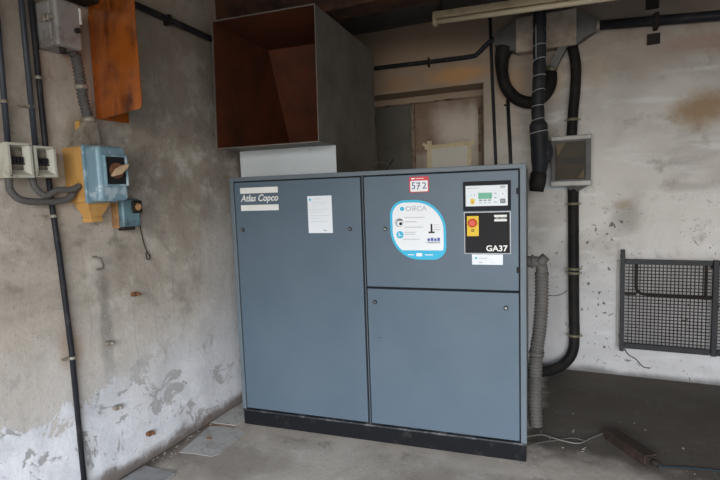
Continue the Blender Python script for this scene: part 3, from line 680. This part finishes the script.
MB().tube([(1.935, -.397, 2.60), (1.936, -.396, 2.47), (1.937, -.398, 2.37)], .003, 6).build('tie_cord', 'tie', hb)

# ------------------------------------------------------------------ drain hose at the right end of the compressor
dh = thing('drain_hose', 'grey corrugated hose with elbow running from the compressor side to the floor', 'hose', fc(1.80, .60, 0), T)
hx, hy = 1.815, .45
c = MB(FC); c.tube([(W_, hy, 1.03), (1.765, hy, 1.03)], .034, 16); c.tube([(1.765, hy, 1.03), (1.778, hy, 1.03)], .042, 16)
c.tube(smooth_path([(1.775, hy, 1.03), (1.80, hy, 1.028), (1.822, hy, 1.005), (1.824, hy, .955)], .008), .034, 16)
c.tube([(1.805, hy, 1.05), (1.842, hy, 1.018)], .040, 16); c.tube([(1.824, hy, .965), (1.824, hy, .945)], .040, 16)
c.build('elbow', 'corr', dh)
c = MB(FC); corrugated(c, [(1.824, hy, .95), (1.822, hy, .78), (1.812, hy+.005, .62), (1.797, hy+.01, .50), (1.788, hy+.01, .38), (1.786, hy+.01, .20), (1.790, hy, .0)], .042, .021, .26, 24); c.build('hose', 'corr', dh)
c = MB(FC); c.tube([(1.7955, hy+.01, .475), (1.792, hy+.01, .445)], .045, 18); c.box(1.741, 1.80, hy-.01, hy+.01, .452, .468); c.build('clamp', 'corr', dh)

# ------------------------------------------------------------------ fluorescent lamp
lx0, lx1, ly = 1.315, 2.85, -.80
def lz(x): return 2.600-.036*(x-lx0)
fl = thing('fluorescent_lamp', 'long yellowed fluorescent lamp fitting hanging below the ceiling at the top', 'lamp', ((lx0+lx1)/2, ly, 2.58))
ang = math.atan(.036)
c = MB(); L_ = lx1-lx0; zc = lz((lx0+lx1)/2)+.03
c.box(lx0, lx1, ly-.035, ly+.035, zc-.006, zc+.040, .006, rot=Matrix.Rotation(ang, 4, 'Y')); c.build('housing', 'lampcase', fl)
c = MB().tube([(lx0+.02, ly-.012, lz(lx0)+.004), (lx1-.02, ly-.012, lz(lx1)+.004)], .017, 14); c.build('tube', 'tube', fl)
for x in (lx0+.012, lx1-.012):
    c = MB().box(x-.012, x+.012, ly-.034, ly+.02, lz(x)-.018, lz(x)+.045, .003); c.build('tube_holder', 'lampcase', fl)
for x in (lx0+.05, 1.93, 2.62):
    c = MB(); c.box(x-.018, x+.018, ly-.018, ly+.018, lz(x)+.055, lz(x)+.11, .003); c.tube([(x, ly, lz(x)+.1), (x, ly, ZC)], .008, 8); c.build('bracket', 'dark', fl)

# ------------------------------------------------------------------ mesh rack on the back wall, right
def mesh_panel(x0, x1, z0, z1, y, par, pitch=.0237):
    c = MB(); n = int((x1-x0)/pitch); k = int((z1-z0)/pitch)
    for i in range(1, n): c.box(x0+i*(x1-x0)/n-.003, x0+i*(x1-x0)/n+.003, y-.003, y+.003, z0, z1)
    for i in range(1, k): c.box(x0, x1, y-.007, y-.002, z0+i*(z1-z0)/k-.003, z0+i*(z1-z0)/k+.003)
    return c.build('wire_mesh', 'dark', par)
rk = thing('mesh_rack', 'dark steel frame filled with square wire mesh against the back wall', 'rack', (3.1, -.08, .23))
c = MB(); c.box(2.502, 2.530, -.115, -.075, .225, .99, .003); c.box(2.505, 2.53, -.075, 0, .30, .325); c.box(2.505, 2.53, -.075, 0, .92, .945); c.build('post', 'rackm', rk)
c = MB(); c.box(3.072, 3.106, -.118, -.078, .245, .925, .003); c.box(3.07, 3.10, -.078, 0, .86, .885); c.build('post', 'rackm', rk)
c = MB(); c.box(3.68, 3.72, -.115, -.075, .245, .925, .003); c.box(3.69, 3.71, -.075, 0, .86, .885); c.build('post', 'rackm', rk)
for a, b2 in ((2.534, 3.066), (3.11, 3.68)):
    MB().box(a, b2, -.108, -.080, .885, .920, .002).build('rail', 'rackm', rk); MB().box(a, b2, -.108, -.080, .248, .288, .002).build('rail', 'rackm', rk)
    mesh_panel(a, b2, .288, .885, -.088, rk)
c = MB(); c.tube(smooth_path([(2.61, -.05, .90), (2.61, -.05, .72), (2.618, -.05, .675), (2.66, -.05, .655), (2.80, -.05, .652), (3.08, -.05, .650)], .03), .011, 10); c.box(3.035, 3.05, -.06, -.04, .65, .885); c.box(2.534, 2.61, -.055, -.045, .645, .660); c.build('inner_bar', 'dark', rk)
MB().box(2.484, 2.497, -.030, 0, .235, .90).build('flange', 'alu', rk)

# ------------------------------------------------------------------ left wall: conduits
def sad(par, y, z, r=.012, x=.03, mk='bracket'):
    m_ = MB(); m_.tube([(x, y, z-.007), (x, y, z+.007)], r+.0035, 14); m_.box(0, .02, y-.045, y-.008, z-.005, z+.005); m_.box(0, x, y-.006, y+.006, z-.005, z+.005)
    return m_.build('clamp', mk, par)
p = thing('conduit', 'leftmost slate grey conduit dropping into the left cream fuse box', 'conduit', (.03, -2.87, 1.745))
MB().tube([(.03, -2.855, ZC), (.03, -2.866, 2.12), (.035, -2.876, 1.742)], .0115, 14).build('pipe', 'greyconduit', p); sad(p, -2.872, 1.916)
p = thing('conduit', 'slate grey conduit entering the right cream fuse box from above', 'conduit', (.03, -2.757, 1.74))
MB().tube([(.03, -2.757, ZC), (.03, -2.757, 2.3), (.035, -2.760, 1.732)], .012, 14).build('pipe', 'greyconduit', p); sad(p, -2.757, 1.911)
p = thing('conduit', 'long black conduit running down the left wall from top to floor', 'conduit', (.022, -2.69, 0))
MB().tube([(.022, -2.712, ZC), (.022, -2.708, 2.3), (.022, -2.705, 1.60), (.022, -2.700, 1.44), (.022, -2.690, 1.25), (.022, -2.674, .78), (.022, -2.672, .02)], .0125, 14).build('pipe', 'blackpipe', p)
sad(p, -2.709, 2.045, .0125, .022); sad(p, -2.700, 1.424, .0125, .022); sad(p, -2.673, .742, .0125, .022, 'bracket')
# upper left diagonal pipe
p = thing('wall_conduit', 'black pipe on the upper left wall between orange sheet and duct', 'pipe', (.03, -1.8, 2.51))
MB().tube([(.03, -2.43, 2.552), (.03, -2.14, 2.536), (.03, -1.45, 2.508), (.03, -.02, 2.45)], .019, 12).build('pipe', 'blackpipe', p)
MB().box(0, .052, -1.915, -1.895, 2.495, 2.55, .002).build('clamp', 'dark', p)
# fuse boxes
def fuse_box(y0, y1, z0, z1, label):
    t_ = thing('fuse_box', label, 'fuse box', (0, (y0+y1)/2, z0), group='cream fuse boxes on the left wall')
    c = MB(); d = .118; b_ = .010
    c.box(0, .085, y0, y1, z0, z1, .004)
    c.box(.085, d, y0, y0+b_, z0, z1); c.box(.085, d, y1-b_, y1, z0, z1); c.box(.085, d, y0+b_, y1-b_, z1-b_, z1)
    c.prism([(.085, y0+b_, z0), (d, y0+b_, z0), (d, y0+b_, z0+.012), (.088, y0+b_, z0+.034)], (0, y1-y0-2*b_, 0))
    c.prism([(.085, y0+b_, z0+.01), (d, y0+b_, z0+.01), (.088, y0+b_+.018, z0+.01)], (0, 0, z1-z0-.02)); c.prism([(.085, y1-b_, z0+.01), (d, y1-b_, z0+.01), (.088, y1-b_-.018, z0+.01)], (0, 0, z1-z0-.02))
    c.build('case', 'cream', t_)
    MB().box(.085, .092, y0+.022, y1-.022, z0+.034, z1-.016).build('cover_plate', 'recess', t_)
    c = MB(); m_ = (y0+y1)/2; zm = (z0+z1)/2+.004
    for s in (-1, 0, 1): c.box(.092, .104, m_+s*.015-.005, m_+s*.015+.005, zm-.012, zm+.012, .002)
    c.box(.092, .100, m_-.026, m_+.026, zm-.020, zm-.014); c.build('fuse_holder', 'black', t_)
    for (yy, zz) in ((y1-.007, z1-.007), (y0+.007, z0+.008)): MB().tube([(d-.001, yy, zz), (d+.002, yy, zz)], .003, 8).build('screw', 'black', t_)
fuse_box(-2.930, -2.830, 1.594, 1.738, 'left cream fuse box with grimy recess on the left wall')
fuse_box(-2.820, -2.726, 1.597, 1.731, 'right cream fuse box next to the orange-sided blue switch box')
c = MB(); corrugated(c, [(.06, -2.902, 1.594), (.06, -2.900, 1.545), (.065, -2.868, 1.505), (.07, -2.80, 1.492), (.075, -2.70, 1.492), (.08, -2.655, 1.505), (.085, -2.625, 1.545)], .016, .010, .14, 12)
tag(c.build('flexible_conduit', 'corrdark'), 'longer dark corrugated conduit sagging from the left fuse box to the blue switch box', 'conduit')
c = MB(); corrugated(c, [(.075, -2.815, 1.597), (.08, -2.805, 1.550), (.09, -2.770, 1.520), (.10, -2.720, 1.540), (.11, -2.66, 1.543), (.112, -2.622, 1.560)], .015, .010, .14, 12)
tag(c.build('flexible_conduit', 'corrdark'), 'shorter dark corrugated conduit curving from the right fuse box to the blue switch box', 'conduit')

# grey cast switch box at the top
gb_ = thing('junction_box', 'old grey metal junction box high on the left wall', 'electrical box', (0, -2.63, 2.17))
y0, y1, z0, z1, d = -2.690, -2.575, 2.178, 2.375, .155
c = MB(); c.box(0, .11, y0, y1, z0, z1, .012, 3); c.box(.114, d, y0-.004, y1+.004, z0-.004, z1+.004, .014, 3); c.box(.105, .116, y0+.004, y1-.004, z0+.004, z1-.004); c.build('case', 'castgrey', gb_)
c = MB(); c.box(.050, .145, y0-.012, y0-.002, 2.285, 2.300, .002); c.tube([(.095, y0-.016, 2.277), (.095, y0-.016, 2.308)], .006, 8); c.tube([(.12, y0-.016, 2.277), (.12, y0-.016, 2.308)], .006, 8); c.build('latch', 'bracket', gb_)
MB().tube([(d, -2.600, 2.255), (d+.014, -2.600, 2.255)], .012, 12).build('plug', 'dark', gb_); MB().tube([(.12, -2.650, 2.178), (.12, -2.650, 2.150)], .014, 12).build('plug', 'dark', gb_)
MB().box(d-.002, d+.003, -2.580, -2.572, 2.29, 2.36).build('paint_chip', 'logo', gb_)
c = MB(); c.tube([(.07, -2.545, 2.10), (.07, -2.545, 2.3)], .02, 12)
fx = thing('flexible_conduit', 'grey corrugated conduit dropping from the junction box into the blue switch box', 'conduit', (.06, -2.52, 1.88))
c = MB(); corrugated(c, [(.065, -2.572, 2.19), (.065, -2.548, 2.17), (.06, -2.536, 2.12), (.06, -2.528, 2.04), (.06, -2.524, 1.98), (.06, -2.512, 1.92), (.06, -2.506, 1.872)], .026, .017, .26, 18); c.build('hose', 'corrdark', fx)
MB().tube([(.06, -2.5275, 2.040), (.06, -2.5265, 2.020)], .0295, 16).build('band', 'bracket', fx)
MB().tube([(.06, -2.506, 1.892), (.06, -2.505, 1.866)], .032, 16).build('collar', 'bracket', fx)

# blue switch box
sw = thing('switch_box', 'large blue and ochre rotary switch box on the left wall', 'switch', (0, -2.53, 1.49))
y0, y1, z0, z1 = -2.612, -2.455, 1.482, 1.742
MB().box(0, .140, y0, y1, z0, z1, .004).build('base_case', 'ochre', sw)
c = MB(); c.box(.137, .150, y0-.006, y1+.006, z0-.005, z1+.005, .002); c.box(.148, .238, y0-.001, y1+.001, z0+.002, z1-.002, .020, 4)
c.build('cover', 'blue', sw)
ya, yb, za, zb2 = -2.590, -2.464, 1.553, 1.697
fr = MB(); q = .009
fr.box(.225, .254, ya, ya+q, za, zb2, .003); fr.box(.225, .254, yb-q, yb, za, zb2, .003); fr.box(.225, .254, ya+q, yb-q, zb2-q, zb2, .003); fr.box(.225, .254, ya+q, yb-q, za, za+q, .003); fr.build('window_ring', 'blue', sw)
MB().box(.2385, .244, ya+q, yb-q, za+q, zb2-q).build('dial', 'black', sw)
kx = .244; ky, kz = (ya+yb)/2, (za+zb2)/2
MB().tube([(kx, ky, kz), (kx+.012, ky, kz)], .036, 22).build('knob_base', 'rustbrown', sw); c = MB()
dv = Vector((0, math.cos(.55), math.sin(.55))); nv = Vector((0, -math.sin(.55), math.cos(.55))); cc = Vector((kx+.012, ky, kz))
A = [cc-dv*.050-nv*.002, cc-dv*.010-nv*.015, cc+dv*.036-nv*.010, cc+dv*.056+nv*.002, cc+dv*.032+nv*.011, cc-dv*.008+nv*.013]
c.loft(A, [a*1.0+Vector((.026, 0, 0)) for a in A]); c.build('knob', 'knob', sw)
MB().loft([(.02, y0+.010, z1), (.02, y1-.030, z1), (.11, y1-.030, z1), (.11, y0+.010, z1)], [(.036, -2.532, 1.868), (.036, -2.480, 1.868), (.084, -2.480, 1.868), (.084, -2.532, 1.868)]).build('top_cone', 'bracket', sw)
MB().loft([(.02, y0+.018, z0), (.02, y1-.010, z0), (.12, y1-.010, z0), (.12, y0+.018, z0)], [(.045, -2.566, 1.408), (.045, -2.512, 1.408), (.100, -2.512, 1.408), (.100, -2.566, 1.408)]).build('bottom_cone', 'ochre', sw)
MB().box(.04, .105, -2.572, -2.506, 1.384, 1.408, .003).build('cone_flange', 'ochre', sw)
MB().box(.02, .045, -2.550, -2.538, 1.825, 1.872, .002).build('tab', 'ochre', sw)
c = MB().tube(smooth_path([(.03, -2.478, 2.0), (.02, -2.50, 1.95), (.012, -2.47, 1.85), (.012, -2.44, 1.78), (.05, -2.448, 1.745)], .02), .003, 6)
c.build('wire', 'black', sw)
# small teal button box
sm = thing('button_box', 'small teal control box with round lens below the blue switch box', 'switch', (0, -2.32, 1.345))
y0, y1, z0, z1 = -2.374, -2.262, 1.345, 1.492
c = MB(); c.box(0, .048, y0, y1, z0-.004, z1+.002, .003); c.build('base_case', 'ochre2', sm)
c = MB(); c.box(.048, .088, y0, y1, z0, z1, .012, 3); c.build('cover', 'blue2', sm)
c = MB(); c.box(.086, .104, -2.322, -2.258, 1.415, 1.482, .010, 3); c.build('lens_frame', 'dark', sm)
c = MB(); c.tube([(.104, -2.290, 1.448), (.112, -2.290, 1.448)], [.020, .015], 18); c.build('lens', 'ochre2', sm)
c = MB(); c.box(.03, .075, y0+.010, y1-.03, z0-.018, z0, .003); c.build('foot', 'dark', sm)
c = MB().tube(smooth_path([(.05, -2.445, 1.53), (.03, -2.38, 1.505), (.03, -2.33, 1.48)], .01), .003, 6); c.build('wire', 'black', sm)
lpw = [(.02, -2.215, 1.345), (.012, -2.200, 1.30), (.008, -2.185, 1.24), (.008, -2.170, 1.195), (.008, -2.150, 1.165), (.008, -2.158, 1.145), (.008, -2.175, 1.155), (.008, -2.174, 1.19)]
tag(MB().tube(smooth_path([(.05, -2.27, 1.345)]+lpw, .008), .0028, 6).build('wire_loop', 'dark'), 'thin rusty wire ending in a loop below the teal box', 'wire')

# orange sheets
os_ = thing('orange_sheet', 'glossy orange bent metal sheet hanging on the left wall', 'metal sheet', (.05, -2.44, 1.9))
y_, x_ = -2.412, .03
dirv = Vector((.966, -.258, 0)).normalized(); nrm = Vector((.258, .966, 0)).normalized()*.004
wd = .415; zB, zT = 1.897, 2.47
base = Vector((x_, y_, 0))
def pt(s, z): return base+dirv*s+Vector((0, 0, z))
poly = [pt(0, zB)]
for k in range(6): a = -PI/2+PI/2*k/5; poly.append(pt(wd-.03+.03*math.cos(a), zB+.03+.03*math.sin(a)))
poly += [pt(wd, zT+.05), pt(.12, zT+.05), pt(.03, zT-.02), pt(.0, zT-.06)]
MB().prism(poly, nrm).build('front_flap', 'copper', os_)
MB().box(.004, .010, -2.410, -2.222, 1.897, 2.5).build('wall_flap', 'copper', os_)
MB().box(.004, .035, -2.416, -2.408, 1.897, 2.40).build('fold', 'copper', os_)
tag(MB().box(.002, .12, -2.56, -2.425, 2.435, 2.60, .012).build('cable_tray_end', 'dark'), 'sooty dark metal box at the top edge between junction box and orange sheet', 'box')

# bits on the left wall
def J(y, z):
    return MB().tube(smooth_path([(0, y, z), (.03, y, z-.002), (.045, y+.01, z-.02), (.04, y+.022, z-.045), (.03, y+.02, z-.06), (.025, y-.005, z-.062)], .006), .006, 8)
tag(J(-2.500, 1.205).build('wall_hook', 'rim'), 'small bent metal hook on the left wall below the switch boxes', 'hook')
def stud(y, z, label, m='rustbrown'):
    c = MB(); c.box(0, .03, y-.018, y+.018, z-.010, z+.010, .003, m=0); c.tube([(.0, y+.008, z), (.045, y+.008, z)], .007, 8); tag(c.build('wall_stud', m), label, 'stud')
def onwall(px): return px
stud(-2.278, .971, 'small rusty stud in the left wall, highest of the metal stubs')
stud(-2.464, .750, 'rusty metal stub in the left wall at mid height right of the conduit', 'bracket')
stud(-2.449, .398, 'rusty metal stub in the left wall within the whitewashed part', 'bracket')
stud(-2.253, .161, 'small dark stub low on the left wall near the floor')

# ------------------------------------------------------------------ floor things
def slab(pts, label, m, name='floor_sheet', h=.002):
    return tag(MB().prism([(x, y, 0.0) for x, y in pts], (0, 0, h)).build(name, m), label, 'sheet')
slab([(.10, -2.13), (.20, -2.11), (.31, -2.10), (.340, -2.06), (.320, -1.79), (.24, -1.765), (.14, -1.775), (.045, -1.80)], 'larger pale worn sheet lying on the floor before the compressor corner', 'slab')
slab([(.03, -2.50), (.04, -2.325), (.253, -2.315), (.26, -2.50)], 'smaller grey tile on the floor at the foot of the left wall', 'slab2', 'floor_tile', .014)
tag(MB().tube([(.16, -1.960, .018), (.185, -1.952, .018)], .007, 8).build('nut', 'rustbrown'), 'small rusty nut lying on the pale floor sheet', 'nut')
slab([(.012, -1.76), (.20, -1.735), (.20, -1.30), (.012, -1.30)], 'beige strip of board on the floor between left wall and compressor', 'slab', 'floor_board', .003)
# rusty block with blue cable
bc = Vector((2.492, -1.215, 0)); th = math.atan2(-.245, .18)
FB = Matrix.Translation(bc) @ Matrix.Rotation(th, 4, 'Z')
bk = thing('rusty_block', 'long oily rust-brown steel block lying on the floor at right', 'block', bc, th)
c = MB(FB); c.box(-.155, .155, -.038, .038, 0, .060, .005); c.build('body', 'oxide', bk)
c = MB(FB); c.box(.155, .162, -.03, .03, .008, .05, .002); c.tube([(.155, .0, .03), (.20, .005, .026)], .015, 10); c.build('end_cap', 'dark', bk)
e_ = FB @ Vector((.20, .005, .024))
tag(MB().tube(smooth_path([tuple(e_), (2.68, -1.33, .008), (2.80, -1.30, .007), (2.92, -1.29, .007), (3.15, -1.33, .007), (3.5, -1.30, .007)], .02), .0045, 8).build('power_cable', 'bluecable'), 'dark blue cable leading right from the rusty block', 'cable')
def xy(a, b): v = fc(a, b, 0); return (v.x, v.y)
s0 = xy(1.742, .10)
tag(MB().tube(smooth_path([(s0[0]-.01, s0[1]+.02, .085), (2.04, -1.30, .055), (2.10, -1.23, .012), (2.17, -1.235, .006), (2.24, -1.23, .006), (2.30, -1.15, .008), (2.37, -1.06, .008)], .02), .004, 8).build('ground_cable', 'rim'), 'upper thin grey cable snaking from the compressor base to the block', 'cable')
tag(MB().tube(smooth_path([(s0[0]-.01, s0[1], .040), (2.03, -1.33, .02), (2.10, -1.25, .006), (2.20, -1.18, .006), (2.27, -1.19, .006)], .02), .0045, 8).build('ground_cable', 'greycable'), 'lower pale thin cable lying on the floor by the compressor corner', 'cable')
tag(MB().tube(smooth_path([(2.54, -.004, .215), (2.57, -.004, .17), (2.62, -.004, .14), (2.67, -.004, .085), (2.72, -.004, .08)], .02), .004, 6).build('wire_and_crack', 'dark'), 'short thin dark crack under the mesh rack on the back wall', 'wire')  # plaster crack, modelled as a thin dark tube on the wall
tag(MB().tube(smooth_path([(2.00, -.006, .60), (2.05, -.006, .60), (2.10, -.006, .62), (2.135, -.006, .65)], .02), .003, 6).build('wire_and_crack', 'dark'), 'faint thin wire curving on the wall between hose and downpipe', 'wire')
# crumbs of plaster and dirt swept about
db = MB()
def chip(x, y, s):
    if 2.28 < x < 2.72 and -1.45 < y < -.98: return
    r = Matrix.Rotation(random.random()*6, 4, 'Z') @ Matrix.Rotation(random.random()*.5, 4, 'X')
    db.box(x-s, x+s, y-s*.6, y+s*.6, .0, s*.7, rot=r)
for k in range(60):
    a = random.random()*1.75; x, y = xy(a, -random.random()**2*.35-.02); chip(x, y, random.uniform(.0015, .0045))
for k in range(70): chip(.02+random.random()**2*.25, -2.6+random.random()*.9, random.uniform(.002, .007))
for k in range(50): chip(2.0+random.random()*.8, -1.6+random.random()*.8, random.uniform(.0015, .006))
for k in range(40): chip(.6+random.random()*2.2, -2.3+random.random()*.5, random.uniform(.0015, .005))
o = db.build('floor_debris', 'debris', origin=(1.2, -1.8, 0)); tag(o, 'scattered crumbs of plaster and grit over the concrete floor', 'debris'); o['kind'] = 'stuff'

# ------------------------------------------------------------------ light: an overcast sky seen through the open gateway
w = bpy.data.worlds.new('sky'); sc.world = w; w.use_nodes = True
nt = w.node_tree; bg = nt.nodes['Background']
tc = nt.nodes.new('ShaderNodeTexCoord'); sx = nt.nodes.new('ShaderNodeSeparateXYZ'); nt.links.new(tc.outputs['Generated'], sx.inputs[0])
rp = nt.nodes.new('ShaderNodeValToRGB'); nt.links.new(sx.outputs['Z'], rp.inputs['Fac'])
rp.color_ramp.elements[0].position = 0.02; rp.color_ramp.elements[0].color = (.42, .40, .36, 1)      # horizon dimmed to darken the upper room, standing for unseen trees and roofs
rp.color_ramp.elements[1].position = .45; rp.color_ramp.elements[1].color = (.74, .83, .98, 1)
e_ = rp.color_ramp.elements.new(.14); e_.color = (.84, .85, .86, 1)
nt.links.new(rp.outputs[0], bg.inputs['Color']); bg.inputs['Strength'].default_value = SKY
pl = bpy.data.lights.new('gateway_portal', 'AREA'); pl.shape = 'RECTANGLE'; pl.size = DX1-DX0; pl.size_y = DZ; pl.cycles.is_portal = True
po = bpy.data.objects.new('gateway_portal', pl); col.objects.link(po); po.location = ((DX0+DX1)/2, YF-.31, DZ/2); po.rotation_euler = (PI/2, 0, 0)

# ------------------------------------------------------------------ camera
f_, pi_, ro_, ya_ = 497.36, .0972, -.0358, -.4268
fw = Vector((math.sin(ya_)*math.cos(pi_), math.cos(ya_)*math.cos(pi_), -math.sin(pi_)))
r0 = Vector((math.cos(ya_), -math.sin(ya_), 0)); u0 = r0.cross(fw)
r = r0*math.cos(ro_)+u0*math.sin(ro_); u = -r0*math.sin(ro_)+u0*math.cos(ro_)
cd = bpy.data.cameras.new('camera'); cam = bpy.data.objects.new('camera', cd); col.objects.link(cam)
cd.sensor_width = 36; cd.lens = f_*36/720; cd.clip_start = .05
mw = Matrix((( r.x, u.x, -fw.x, 2.2595), (r.y, u.y, -fw.y, -4.2108), (r.z, u.z, -fw.z, 1.4866), (0, 0, 0, 1)))
cam.matrix_world = mw
sc.camera = cam
for o in bpy.data.objects:
    if '_w' in o: del o['_w']
sc.view_settings.view_transform = 'Standard'; sc.view_settings.look = 'None'; sc.view_settings.gamma = 1
sc.view_settings.use_curve_mapping = False
sc.view_settings.exposure = 0.0
